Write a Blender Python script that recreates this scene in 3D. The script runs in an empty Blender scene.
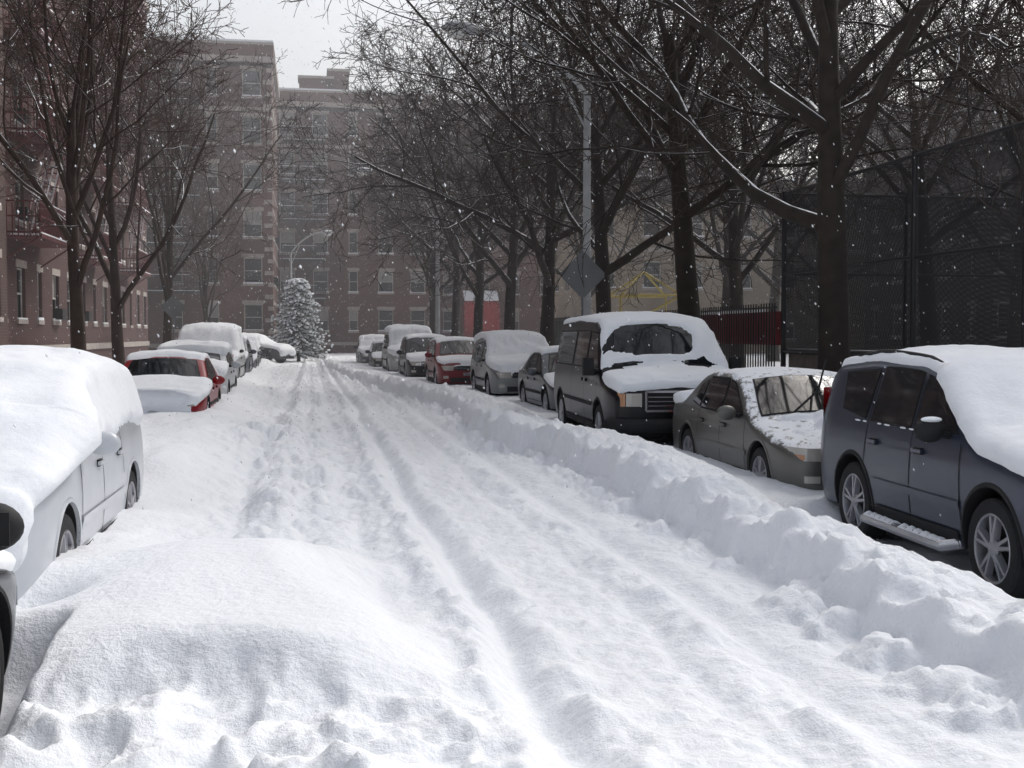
import bpy, math, random
import numpy as np
from mathutils import Vector, Matrix
R=math.radians
np.seterr(all='ignore')
scene=bpy.context.scene
scene.view_settings.view_transform='Standard'
scene.view_settings.look='None'
scene.view_settings.exposure=0

# ------------------------------------------------------------------ noise
def _h(x,y,z,s):
    h=(x*374761393+y*668265263+z*1440662683+s*974711)&0xffffffff
    h=((h^(h>>13))*1274126177)&0xffffffff
    h=h^(h>>16)
    return h.astype(np.float64)/2147483648.0-1.0
def vn(x,y,z=None,seed=1):
    x=np.asarray(x,float); y=np.asarray(y,float)
    xi=np.floor(x).astype(np.int64); yi=np.floor(y).astype(np.int64)
    fx=x-xi; fy=y-yi
    fx=fx*fx*fx*(fx*(fx*6-15)+10); fy=fy*fy*fy*(fy*(fy*6-15)+10)
    def lay(zi):
        a=_h(xi,yi,zi,seed); b=_h(xi+1,yi,zi,seed); c=_h(xi,yi+1,zi,seed); d=_h(xi+1,yi+1,zi,seed)
        return (a*(1-fx)+b*fx)*(1-fy)+(c*(1-fx)+d*fx)*fy
    if z is None:
        return lay(np.zeros_like(xi))
    z=np.asarray(z,float); zi=np.floor(z).astype(np.int64); fz=z-zi; fz=fz*fz*(3-2*fz)
    return lay(zi)*(1-fz)+lay(zi+1)*fz
def fbm(x,y,z=None,seed=1,o=4,g=0.5):
    t=0;a=1;n=0;f=1
    for i in range(o):
        ang=0.6*i; ca,sa=math.cos(ang),math.sin(ang)
        xx=(x*ca-y*sa)*f+i*17.3; yy=(x*sa+y*ca)*f-i*9.1
        t=t+a*vn(xx,yy,None if z is None else z*f+i*3.7,seed+i); n+=a; a*=g; f*=2.03
    return t/n
def ss(a,b,x):
    t=np.clip((x-a)/(b-a),0,1); return t*t*(3-2*t)

# ------------------------------------------------------------------ materials
def newmat(name):
    m=bpy.data.materials.new(name); m.use_nodes=True
    nt=m.node_tree; b=nt.nodes['Principled BSDF']
    return m,nt,b
def N(nt,t,**k):
    n=nt.nodes.new(t)
    for a,v in k.items(): setattr(n,a,v)
    return n
def simple(name,col,rough=.6,metal=0,var=.15,vscale=3,bump=0,bscale=30,coat=0,spec=None):
    m,nt,b=newmat(name)
    b.inputs['Roughness'].default_value=rough; b.inputs['Metallic'].default_value=metal
    if coat: b.inputs['Coat Weight'].default_value=coat; b.inputs['Coat Roughness'].default_value=.08
    if spec is not None: b.inputs['Specular IOR Level'].default_value=spec
    tc=N(nt,'ShaderNodeTexCoord')
    no=N(nt,'ShaderNodeTexNoise'); no.inputs['Scale'].default_value=vscale; no.inputs['Detail'].default_value=5
    nt.links.new(tc.outputs['Object'],no.inputs['Vector'])
    cr=N(nt,'ShaderNodeValToRGB')
    cr.color_ramp.elements[0].position=.3; cr.color_ramp.elements[1].position=.7
    cr.color_ramp.elements[0].color=(*[c*(1-var) for c in col],1)
    cr.color_ramp.elements[1].color=(*[min(1,c*(1+var)) for c in col],1)
    nt.links.new(no.outputs['Fac'],cr.inputs['Fac']); nt.links.new(cr.outputs['Color'],b.inputs['Base Color'])
    if bump:
        n2=N(nt,'ShaderNodeTexNoise'); n2.inputs['Scale'].default_value=bscale; n2.inputs['Detail'].default_value=6
        nt.links.new(tc.outputs['Object'],n2.inputs['Vector'])
        bp=N(nt,'ShaderNodeBump'); bp.inputs['Strength'].default_value=bump; bp.inputs['Distance'].default_value=.02
        nt.links.new(n2.outputs['Fac'],bp.inputs['Height']); nt.links.new(bp.outputs['Normal'],b.inputs['Normal'])
    return m
def snowmat(name,col=(.88,.90,.93),big=0.5):
    m,nt,b=newmat(name)
    b.inputs['Roughness'].default_value=.75; b.inputs['Specular IOR Level'].default_value=.25
    tc=N(nt,'ShaderNodeTexCoord')
    no=N(nt,'ShaderNodeTexNoise'); no.inputs['Scale'].default_value=1.3; no.inputs['Detail'].default_value=6
    nt.links.new(tc.outputs['Object'],no.inputs['Vector'])
    cr=N(nt,'ShaderNodeValToRGB'); cr.color_ramp.elements[0].position=.3; cr.color_ramp.elements[1].position=.7
    cr.color_ramp.elements[0].color=(*[c*.95 for c in col],1); cr.color_ramp.elements[1].color=(*col,1)
    nt.links.new(no.outputs['Fac'],cr.inputs['Fac']); nt.links.new(cr.outputs['Color'],b.inputs['Base Color'])
    n2=N(nt,'ShaderNodeTexNoise'); n2.inputs['Scale'].default_value=14; n2.inputs['Detail'].default_value=8; n2.inputs['Roughness'].default_value=.65
    nt.links.new(tc.outputs['Object'],n2.inputs['Vector'])
    bp=N(nt,'ShaderNodeBump'); bp.inputs['Strength'].default_value=big; bp.inputs['Distance'].default_value=.05
    nt.links.new(n2.outputs['Fac'],bp.inputs['Height']); nt.links.new(bp.outputs['Normal'],b.inputs['Normal'])
    return m
SNOW=snowmat('snow_ground_mat',big=.6)
CSNOW=snowmat('snow_cap_mat',(.88,.90,.93),.25)
def snowy(name,col,thr=.62,soft=.15,amp=.6,nscale=3,rough=.85,var=.25,metal=0,coat=0,bump=.4,horiz=0):
    """base colour with wind blown snow where surface faces up"""
    m,nt,b=newmat(name)
    tc=N(nt,'ShaderNodeTexCoord'); ge=N(nt,'ShaderNodeNewGeometry')
    sp=N(nt,'ShaderNodeSeparateXYZ'); nt.links.new(ge.outputs['Normal'],sp.inputs[0])
    no=N(nt,'ShaderNodeTexNoise'); no.inputs['Scale'].default_value=nscale; no.inputs['Detail'].default_value=7; no.inputs['Roughness'].default_value=.65
    nt.links.new(tc.outputs['Object'],no.inputs['Vector'])
    mul=N(nt,'ShaderNodeMath',operation='MULTIPLY_ADD'); mul.inputs[1].default_value=amp; 
    nt.links.new(no.outputs['Fac'],mul.inputs[0]); nt.links.new(sp.outputs['Z'],mul.inputs[2])
    src=mul.outputs[0]
    if horiz:
        m3=N(nt,'ShaderNodeMath',operation='MULTIPLY_ADD'); m3.inputs[1].default_value=horiz
        nt.links.new(sp.outputs['X'],m3.inputs[0]); nt.links.new(src,m3.inputs[2]); src=m3.outputs[0]
    mr=N(nt,'ShaderNodeMapRange'); mr.inputs['From Min'].default_value=thr+amp*.5; mr.inputs['From Max'].default_value=thr+amp*.5+soft
    nt.links.new(src,mr.inputs['Value'])
    n2=N(nt,'ShaderNodeTexNoise'); n2.inputs['Scale'].default_value=5; n2.inputs['Detail'].default_value=5
    nt.links.new(tc.outputs['Object'],n2.inputs['Vector'])
    cr=N(nt,'ShaderNodeValToRGB'); cr.color_ramp.elements[0].position=.3; cr.color_ramp.elements[1].position=.7
    cr.color_ramp.elements[0].color=(*[c*(1-var) for c in col],1); cr.color_ramp.elements[1].color=(*[c*(1+var) for c in col],1)
    nt.links.new(n2.outputs['Fac'],cr.inputs['Fac'])
    mx=N(nt,'ShaderNodeMix',data_type='RGBA'); nt.links.new(mr.outputs[0],mx.inputs[0])
    nt.links.new(cr.outputs['Color'],mx.inputs[6]); mx.inputs[7].default_value=(.85,.87,.9,1)
    nt.links.new(mx.outputs[2],b.inputs['Base Color'])
    rr=N(nt,'ShaderNodeMapRange'); rr.inputs['To Min'].default_value=rough; rr.inputs['To Max'].default_value=.8
    nt.links.new(mr.outputs[0],rr.inputs['Value']); nt.links.new(rr.outputs[0],b.inputs['Roughness'])
    if metal:
        r2=N(nt,'ShaderNodeMapRange'); r2.inputs['To Min'].default_value=metal; r2.inputs['To Max'].default_value=0
        nt.links.new(mr.outputs[0],r2.inputs['Value']); nt.links.new(r2.outputs[0],b.inputs['Metallic'])
    if coat:
        r2=N(nt,'ShaderNodeMapRange'); r2.inputs['To Min'].default_value=coat; r2.inputs['To Max'].default_value=0
        nt.links.new(mr.outputs[0],r2.inputs['Value']); nt.links.new(r2.outputs[0],b.inputs['Coat Weight'])
        b.inputs['Coat Roughness'].default_value=.07
        b.inputs['Specular IOR Level'].default_value=.3
    if bump:
        bp=N(nt,'ShaderNodeBump'); bp.inputs['Strength'].default_value=bump; bp.inputs['Distance'].default_value=.02
        nt.links.new(mr.outputs[0] if coat else n2.outputs['Fac'],bp.inputs['Height']); nt.links.new(bp.outputs['Normal'],b.inputs['Normal'])
    return m
def brick(name,c1,c2,mortar,rough=.9):
    m,nt,b=newmat(name); b.inputs['Roughness'].default_value=rough
    tc=N(nt,'ShaderNodeTexCoord'); sp=N(nt,'ShaderNodeSeparateXYZ'); nt.links.new(tc.outputs['Object'],sp.inputs[0])
    ad=N(nt,'ShaderNodeMath',operation='ADD'); nt.links.new(sp.outputs['X'],ad.inputs[0]); nt.links.new(sp.outputs['Y'],ad.inputs[1])
    cb=N(nt,'ShaderNodeCombineXYZ'); nt.links.new(ad.outputs[0],cb.inputs[0]); nt.links.new(sp.outputs['Z'],cb.inputs[1])
    br=N(nt,'ShaderNodeTexBrick'); br.inputs['Scale'].default_value=1; br.inputs['Brick Width'].default_value=.24; br.inputs['Row Height'].default_value=.085
    br.inputs['Mortar Size'].default_value=.008
    br.inputs['Color1'].default_value=(*c1,1); br.inputs['Color2'].default_value=(*c2,1); br.inputs['Mortar'].default_value=(*mortar,1)
    nt.links.new(cb.outputs[0],br.inputs['Vector'])
    no=N(nt,'ShaderNodeTexNoise'); no.inputs['Scale'].default_value=.35; no.inputs['Detail'].default_value=6
    nt.links.new(tc.outputs['Object'],no.inputs['Vector'])
    mr=N(nt,'ShaderNodeMapRange'); mr.inputs['From Min'].default_value=.3; mr.inputs['From Max'].default_value=.7; mr.inputs['To Min'].default_value=.7; mr.inputs['To Max'].default_value=1.2
    nt.links.new(no.outputs['Fac'],mr.inputs['Value'])
    vm=N(nt,'ShaderNodeVectorMath',operation='SCALE'); nt.links.new(br.outputs['Color'],vm.inputs[0]); nt.links.new(mr.outputs[0],vm.inputs['Scale'])
    nt.links.new(vm.outputs[0],b.inputs['Base Color'])
    return m
BRICK=brick('brick_mat',(.095,.034,.028),(.065,.025,.022),(.09,.065,.06))
BRICK2=brick('brick_dark_mat',(.085,.042,.032),(.06,.03,.025),(.09,.075,.065))
BRICKF=brick('brick_hazed_mat',(.14,.054,.042),(.10,.042,.034),(.13,.095,.082))  # far blocks: brick lightened so some distance haze is put into the colour
BRICK3=brick('brick_tan_mat',(.30,.235,.16),(.26,.20,.135),(.28,.24,.2))
STONE=simple('stone_trim_mat',(.40,.35,.32),.85)
GLASSW=simple('window_glass_mat',(.03,.035,.04),.08,spec=.8)
BLIND=simple('window_blind_mat',(.30,.29,.27),.5)
FRAME=simple('window_frame_mat',(.45,.43,.4),.6)
IRON=snowy('fire_escape_mat',(.11,.016,.018),.6,.2,.4,2,.6)
BLACKM=simple('black_metal_mat',(.015,.015,.017),.5)
GALV=simple('galvanised_mat',(.40,.41,.42),.5,metal=.1)
BARK=snowy('bark_mat',(.030,.023,.018),.76,.12,.9,2.2,.95,horiz=.35)
BARK2=snowy('bark_left_mat',(.042,.026,.020),.74,.12,.9,2.2,.95,horiz=.35)
TWIG=simple('twig_mat',(.047,.034,.027),.95,var=.3,vscale=.6)
TWIG2=simple('twig_left_mat',(.062,.036,.028),.95,var=.3,vscale=.6)
TIRE=simple('tire_mat',(.016,.016,.017),.9,bump=.3,bscale=60)
ALLOY=simple('alloy_mat',(.36,.36,.38),.35,metal=.8)
DARK=simple('dark_plastic_mat',(.010,.010,.011),.75)
CHROME=simple('chrome_mat',(.42,.42,.44),.25,metal=1)
GLASSC=snowy('car_glass_mat',(.010,.012,.014),1.35,.5,.9,5,.05,var=.1,coat=.0,bump=0)
LIGHTG=simple('headlight_mat',(.42,.40,.36),.12,coat=1)
AMBER=simple('amber_lens_mat',(.42,.17,.05),.2,coat=1)
REDL=simple('tail_lens_mat',(.4,.01,.01),.2,coat=1)
SEAM=simple('seam_mat',(.008,.008,.009),.8)

# ------------------------------------------------------------------ mesh builder
def link(o,parent=None):
    scene.collection.objects.link(o)
    if parent: o.parent=parent
    return o
def empty(name,loc=(0,0,0),rz=0):
    e=bpy.data.objects.new(name,None); e.location=loc; e.rotation_euler=(0,0,rz); e.empty_display_size=.3
    return link(e)
class MB:
    def __init__(s): s.v=[];s.f=[];s.m=[]
    def add(s,vs,fs,mat=0):
        b=len(s.v); s.v.extend([tuple(p) for p in vs])
        for f in fs: s.f.append(tuple(i+b for i in f)); s.m.append(mat)
    def box(s,c,size,mat=0,rot=None):
        vs=[]
        for x in(-.5,.5):
            for y in(-.5,.5):
                for z in(-.5,.5):
                    p=Vector((x*size[0],y*size[1],z*size[2]))
                    if rot is not None: p=rot@p
                    vs.append(p+Vector(c))
        s.add(vs,[(0,1,3,2),(4,6,7,5),(0,4,5,1),(2,3,7,6),(0,2,6,4),(1,5,7,3)],mat)
    def beam(s,p0,p1,w,h,mat=0):
        p0=Vector(p0);p1=Vector(p1);d=p1-p0
        if d.length<1e-6:return
        q=d.to_track_quat('Y','Z').to_matrix()
        s.box((p0+p1)/2,(w,d.length,h),mat,q)
    def tube(s,pts,rads,n=8,mat=0,caps=True):
        b=len(s.v); pts=[Vector(p) for p in pts]
        up=None
        for i,p in enumerate(pts):
            d=(pts[min(i+1,len(pts)-1)]-pts[max(i-1,0)])
            if d.length<1e-9:d=Vector((0,0,1))
            d.normalize()
            if up is None:
                up=Vector((1,0,0)) if abs(d.x)<.8 else Vector((0,1,0))
            a=(up-d*up.dot(d)).normalized(); up=a; c=d.cross(a)
            for k in range(n):
                t=2*math.pi*k/n
                s.v.append(tuple(p+(a*math.cos(t)+c*math.sin(t))*rads[i]))
        for i in range(len(pts)-1):
            for k in range(n):
                k2=(k+1)%n
                s.f.append((b+i*n+k,b+i*n+k2,b+(i+1)*n+k2,b+(i+1)*n+k)); s.m.append(mat)
        if caps:
            s.f.append(tuple(b+k for k in range(n))[::-1]); s.m.append(mat)
            e=b+(len(pts)-1)*n
            s.f.append(tuple(e+k for k in range(n))); s.m.append(mat)
    def ell(s,c,r,mat=0,nu=14,nv=9,rot=None):
        vs=[];fs=[]
        for j in range(nv+1):
            ph=math.pi*j/nv
            for i in range(nu):
                th=2*math.pi*i/nu
                p=Vector((r[0]*math.sin(ph)*math.cos(th),r[1]*math.sin(ph)*math.sin(th),r[2]*math.cos(ph)))
                if rot is not None:p=rot@p
                vs.append(p+Vector(c))
        for j in range(nv):
            for i in range(nu):
                i2=(i+1)%nu
                fs.append((j*nu+i,(j+1)*nu+i,(j+1)*nu+i2,j*nu+i2))
        s.add(vs,fs,mat)
    def grid(s,P,mat=0,keep=None):
        n,m=len(P),len(P[0]); b=len(s.v)
        for r in P:
            for p in r: s.v.append(tuple(p))
        for i in range(n-1):
            for j in range(m-1):
                if keep is not None and not keep[i][j]: continue
                s.f.append((b+i*m+j,b+i*m+j+1,b+(i+1)*m+j+1,b+(i+1)*m+j)); s.m.append(mat)
    def build(s,name,mats,parent=None,smooth=False,angle=40):
        me=bpy.data.meshes.new(name); me.from_pydata(s.v,[],s.f)
        for m in mats: me.materials.append(m)
        me.polygons.foreach_set('material_index',s.m)
        if smooth:
            me.polygons.foreach_set('use_smooth',[True]*len(s.f))
            me.update()
            try: me.set_sharp_from_angle(angle=R(angle))
            except Exception: pass
        me.update()
        o=bpy.data.objects.new(name,me); return link(o,parent)

# ------------------------------------------------------------------ terrain
def lerp_shift(y): return np.interp(y,[0,6.3,7,22,28,38,60],[-1.12,-1.17,-1.45,-1.75,-1.8,-2.25,-2.6])
def right_edge(y): return np.interp(y,[0,11,16,17.5,24,30,36,45,60],[4.7,4.75,4.8,4.3,4.6,4.4,3.75,3.2,2.5])
def terrain(x,y):
    n1=fbm(x*.9,y*.9,seed=3); n2=fbm(x*3.2,y*3.2,seed=11,o=4); n3=fbm(x*11,y*11,seed=23,o=3)
    n4=fbm(x*26,y*26,seed=29,o=2)
    rid=1-np.abs(fbm(x*2.6,y*2.6,seed=31,o=4))*2
    blk=np.clip(1-np.abs(vn(x*4.6+.5*n2,y*4.6,seed=61))*1.7,0,1)
    far=np.clip((y-10)/30,0,1)
    h=.10+.024*n1+.022*n2+.013*n3+.004*n4
    w1=.12*fbm(y*.25,y*0+3,seed=5)+.04*fbm(y*.9,y*0+1,seed=6)
    shrink=np.interp(y,[0,24,60,100],[1,1,.8,.7]); xx=x/shrink
    xg=xx-1.02-w1
    h+= -.085*np.exp(-(xg/.10)**2)+.065*np.exp(-((xg+.25)/.12)**2)*(1+1.5*n2+.4*n3)+.028*np.exp(-((xg-.21)/.10)**2)*(1+1.8*n2)
    h+= -.040*np.exp(-((xg+.62)/.11)**2)+.022*np.exp(-((xg+.84)/.11)**2)*(1+2*n2)
    xg2=xx-2.35-w1*.7
    h+= -.050*np.exp(-(xg2/.13)**2)+.028*np.exp(-((xg2+.26)/.13)**2)*(1+2*n2)
    xg4=xx-1.85-w1*1.3
    h+= -.020*np.exp(-(xg4/.07)**2)
    xg3=xx+.62-w1*.9
    h+= (-.06*np.exp(-(xg3/.14)**2)+.055*np.exp(-((xg3-.32)/.16)**2)*(1+1.8*n2))*ss(9,11,y)
    lane=np.exp(-((xx-1.75)/.6)**2)
    h+= .012*n3*lane
    tr=(1-ss(.35,.9,x))*ss(8.4,9.8,y)*(1-.4*far)
    h+=tr*(.06*n2+.045*rid-.01+.02*n1+.03*blk+.012*n3)
    # right ploughed bank
    re=right_edge(y)
    be=re-1.75+.14*fbm(y*.7,y*0,seed=8)+.11*n2+.05*blk
    hb=.46+.07*n1+.06*n2+.034*n3+.08*fbm(y*1.3,x*1.3,seed=77)+.05*blk*np.exp(-((x-be-.4)/.5)**2)
    hb=hb*np.interp(y,[0,4,6,9,12,40,60],[.62,.66,.78,.92,1,.8,.7])
    rise=ss(be-.03,be+.14,x)
    tro=np.interp(y,[0,5.8,6.6,10.6,11.3,12.3,16.4,17.0,22.0,23,60],[.05,-.10,-.14,-.12,.10,.18,.18,.10,.12,.22,.35])
    fst=np.interp(y,[0,10,12,60],[1.15,1.1,.85,.8])
    fall=ss(re-fst,re-.12,x+.08*n2)
    bank=hb*(1-fall)+(tro+.03*n2+.02*n1)*fall
    bank=bank+(.08)*rise*np.exp(-((x-be-.26)/.16)**2)*(.5+1.3*n2)
    back=ss(re+2.0,re+2.6,x)
    bank=bank*(1-back)+(.55+.1*n1+.05*n2)*back
    h=h*(1-rise)+bank*rise
    h+=.11*np.exp(-((x-be+.12)/.22)**2)*np.clip(n2*2.4+.6*n3+.5*blk-.2,0,1)
    # left: snow round parked cars
    le=lerp_shift(y)
    up=1-ss(le+.0,le+.95,x+.12*n2)
    ltro=np.interp(y,[0,6.2,7.0,8,12,13,18,20,24,60],[.30,.26,.28,.26,.32,.5,.5,.42,.42,.42])+.06*n1+.03*n2
    h=h*(1-up)+np.maximum(h,ltro)*up
    # smooth drift mound
    e1=fbm(x*.7,y*.7,seed=41)
    mound=ss(4.55,5.35,y+.35*e1+.25*x)*(1-ss(7.7,9.3,y+.4*e1))*(1-ss(-.1,.85,x+.25*e1+.05*(y-6)))
    hm=.46+.04*e1+.018*n1+.002*n3-.10*ss(-.7,-1.5,x)
    h=h*(1-mound)+np.maximum(hm,h*.6)*mound
    lump=(1-ss(4.7,5.4,y+.35*e1+.25*x))*(1-ss(.35,1.0,x+.2*n2))
    big=np.clip(1-np.abs(vn(x*2.3+.3*n2,y*2.3,seed=91))*1.4,0,1)**.8
    hl=.18+.12*n1+.11*n2+.065*big+.05*blk+.03*n3
    h=h*(1-lump)+hl*lump
    h-=.34*np.exp(-((x+1.58)/.24)**2)*np.exp(-((y-7.0)/.35)**2)
    pit=(1-ss(-1.30,-1.16,x+.03*n2))*ss(3.6,4.4,y)*(1-ss(6.0,6.35,y))
    h=h*(1-pit)+.03*pit
    h+=.20*np.exp(-(((x+.75)/.6)**2+((y-17.5)/3.0)**2))*(1+n2)
    h+=.12*np.exp(-(((x+1.2)/.6)**2+((y-33)/4)**2))*(1+n2)
    return h
xs=np.concatenate([[-1500,-600,-250,-120,-70,-45],np.arange(-32,-8,1.0),np.arange(-8,-2.4,.16),np.arange(-2.4,5.4,.021),np.arange(5.4,12,.16),np.arange(12,34,1.0),[45,70,120,250,600,1500]])
ys=[-1500,-500,-150,-50,-20,-8,-3,-1,0,.6,1.2,1.8,2.2,2.5]
y=2.5
while y<120: y*=1.0068; ys.append(y)
ys+= [130,150,200,350,800,1500,3000]
ys=np.array(ys)
XX,YY=np.meshgrid(xs,ys)
ZZ=terrain(XX,YY)
outm=ss(40,100,np.abs(XX))
ZZ=ZZ*(1-outm)+.3*outm
nr,nc=XX.shape
idx=np.arange(nr*nc).reshape(nr,nc)
F=np.stack([idx[:-1,:-1],idx[:-1,1:],idx[1:,1:],idx[1:,:-1]],-1).reshape(-1,4)
V=np.stack([XX,YY,ZZ],-1).reshape(-1,3)
me=bpy.data.meshes.new('snow_ground')
me.vertices.add(len(V)); me.vertices.foreach_set('co',V.ravel())
me.loops.add(F.size); me.loops.foreach_set('vertex_index',F.ravel())
me.polygons.add(len(F)); me.polygons.foreach_set('loop_start',np.arange(0,F.size,4)); 
me.polygons.foreach_set('use_smooth',np.ones(len(F),bool))
me.update(calc_edges=True); me.validate()
me.materials.append(SNOW)
link(bpy.data.objects.new('snow_ground',me))

# ------------------------------------------------------------------ cars
class Car:
    def __init__(s,L,W,top,belt,sill=.27,tumble=.17,rc=.12,crown=.05,kf=.15,kr=.12):
        s.L=L;s.hw=W/2;s.belt=belt;s.sill=sill;s.tum=tumble;s.rc=rc;s.cr=crown;s.kf=kf;s.kr=kr
        s.H=max(t[1] for t in top)
        gy=np.linspace(0,L,800); gz=np.interp(gy,[t[0] for t in top],[t[1] for t in top])
        k=21; pad=np.pad(gz,k,mode='edge'); ker=np.hanning(2*k+1); ker/=ker.sum()
        s.gy=gy; s.gz=np.convolve(pad,ker,mode='valid')
    def zt(s,y): return np.interp(y,s.gy,s.gz)
    def pl(s,y):
        y=np.asarray(y,float)
        f=np.clip((.55-y)/.55,0,1)**2.2*s.kf; r=np.clip((.45-(s.L-y))/.45,0,1)**2.2*s.kr
        return s.hw*(1-f-r)
    def wz(s,y,z):
        w=s.pl(y); zm=s.sill+.55*(s.belt-s.sill)
        lo=.05*np.clip((zm-z)/(zm-s.sill),0,1)**2
        mid=.03*np.clip((z-zm)/(s.belt-zm),0,1)**2
        t=s.tum*np.clip((z-s.belt)/(s.H-s.belt),0,1.2)
        return w*(1-lo-mid)-t
    def ze(s,y): return s.zt(y)-s.cr
    def corner(s,y):
        ze=s.ze(y); zc=ze-s.rc; w=s.wz(y,zc); return zc,ze,w,w-s.rc*1.25
    def side_x(s,y,z):
        zc,ze,w,xe=s.corner(y)
        if z<=zc: return float(s.wz(y,z))
        t=min(1,(z-zc)/max(ze-zc,1e-4)); return float(xe+(w-xe)*math.sqrt(max(0,1-t*t)))
    def top_z(s,x,y):
        zc,ze,w,xe=s.corner(y); return float(ze+s.cr*(1-min(1,abs(x)/xe)**2))
    def ring(s,y,ns=14,ncn=5,ntp=7):
        zc,ze,w,xe=s.corner(y)
        p=[]
        for i in range(ns):
            z=s.sill+(zc-s.sill)*i/(ns-1)
            p.append((float(s.wz(y,z)),z))
        for i in range(1,ncn+1):
            a=math.pi/2*i/ncn; p.append((float(xe+(w-xe)*math.cos(a)),float(zc+(ze-zc)*math.sin(a))))
        for i in range(1,ntp+1):
            x=xe*(1-i/ntp); p.append((float(x),float(ze+s.cr*(1-(x/xe)**2))))
        return p
    def stations(s,n):
        u=np.linspace(0,1,n); yy=s.L*(u-.35*np.sin(2*np.pi*u)/(2*np.pi))
        st=[(-.075,.0,0),(-.07,.45,0),(-.06,.82,0),(-.035,.94,0)]+[(float(v),1,float(v)) for v in yy]+[(s.L+.03,.95,s.L),(s.L+.055,.82,s.L),(s.L+.06,.45,s.L),(s.L+.065,0,s.L)]
        return st
    def surf(s,n,**k):
        rows=[]
        for (yy,sc,yr) in s.stations(n):
            r=s.ring(yr,**k); zc=(s.sill+float(s.zt(yr)))/2
            full=[(-x,z) for x,z in r]+[(x,z) for x,z in reversed(r[:-1])]
            rows.append([(x*sc,yy,zc+(z-zc)*sc) for x,z in full])
        return rows
    def front_y(s,x,rear=False):
        x=abs(x); 
        ysamp=np.linspace(0,.6,30)
        if not rear:
            w0=float(s.pl(0)); xs_=[0,.45*w0,.82*w0,.94*w0]+[float(v) for v in s.pl(ysamp)*.97]
            yv=[-.075,-.07,-.06,-.035]+list(ysamp)
        else:
            w0=float(s.pl(s.L)); xs_=[0,.45*w0,.82*w0,.95*w0]+[float(v) for v in s.pl(s.L-ysamp)*.97]
            yv=[s.L+.065,s.L+.06,s.L+.055,s.L+.03]+list(s.L-ysamp)
        xs_=np.maximum.accumulate(np.array(xs_)+np.arange(len(xs_))*1e-5)
        return float(np.interp(x,xs_,yv))

def bil(q,u,v):
    a,b,c,d=q
    return ((a[0]*(1-u)+b[0]*u)*(1-v)+(d[0]*(1-u)+c[0]*u)*v,(a[1]*(1-u)+b[1]*u)*(1-v)+(d[1]*(1-u)+c[1]*u)*v)
def side_quad(mb,c,q,side,mat,off=.006,nu=8,nv=6,clamp=True):
    P=[]
    for j in range(nv+1):
        row=[]
        for i in range(nu+1):
            y,z=bil(q,i/nu,j/nv)
            if clamp:
                z=min(z,float(c.ze(y))-c.rc*.45)
            row.append((side*(c.side_x(y,z)+off),y,z))
        P.append(row)
    mb.grid(P,mat)
def top_quad(mb,c,y0,y1,f0,f1,mat,off=.01,nu=10,nv=8,x0=None):
    P=[]
    for j in range(nv+1):
        y=y0+(y1-y0)*j/nv; f=f0+(f1-f0)*j/nv; xe=c.corner(y)[3]
        P.append([((2*i/nu-1)*xe*f,y-off*.5*(1 if y0<c.L/2 else -1),c.top_z((2*i/nu-1)*xe*f,y)+off) for i in range(nu+1)])
    mb.grid(P,mat)
def end_quad(mb,c,q,mat,off=.008,rear=False,nu=8,nv=3):
    P=[]
    for j in range(nv+1):
        row=[]
        for i in range(nu+1):
            x,z=bil(q,i/nu,j/nv); y=c.front_y(x,rear)
            row.append((x,y+off*(1 if rear else -1),z))
        P.append(row)
    mb.grid(P,mat)
def lathe_x(mb,cx,cy,cz,prof,n,mat,side):
    P=[]
    for (dx,r) in prof:
        P.append([(cx+side*dx,cy+r*math.cos(2*math.pi*k/n),cz+r*math.sin(2*math.pi*k/n)) for k in range(n+1)])
    mb.grid(P,mat)
def wheel(mb,cx,cy,cz,r,w,side,T,A,D,spokes=5,n=36,ph=.3):
    h=w/2
    lathe_x(mb,cx,cy,cz,[(-h,r*.6),(-h,r*.93),(-h*.8,r),(h*.8,r),(h*.97,r*.95),(h*1.02,r*.82),(h*.95,r*.70)],n,T,side)
    lathe_x(mb,cx,cy,cz,[(h*.95,r*.70),(h*1.0,r*.68),(h*.93,r*.645),(h*.6,r*.62),(h*.2,r*.6)],n,A,side)
    lathe_x(mb,cx,cy,cz,[(h*.2,r*.62),(h*.2,.001)],n,D,side)
    for k in range(spokes):
        a=2*math.pi*k/spokes+ph
        for da in (-.13,.13):
            a0=a+da*.6;a1=a+da*1.25
            p0=Vector((cx+side*h*.78,cy+.1*r*math.cos(a0),cz+.1*r*math.sin(a0)))
            p1=Vector((cx+side*h*.72,cy+.655*r*math.cos(a1),cz+.655*r*math.sin(a1)))
            d=(p1-p0).normalized(); ax=Vector((1,0,0)); t=d.cross(ax).normalized()
            vs=[]
            for p,wd in((p0,.045*r/.34*1.1),(p1,.038*r/.34)):
                for sx,st in((-.022,-1),(.022,-.55),(.022,.55),(-.022,1)):
                    vs.append(p+ax*sx*side+t*st*wd*.5)
            mb.add(vs,[(0,1,5,4),(1,2,6,5),(2,3,7,6)],A)
    mb.ell((cx+side*h*.78,cy,cz),(.03,.2*r,.2*r),A)

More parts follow.
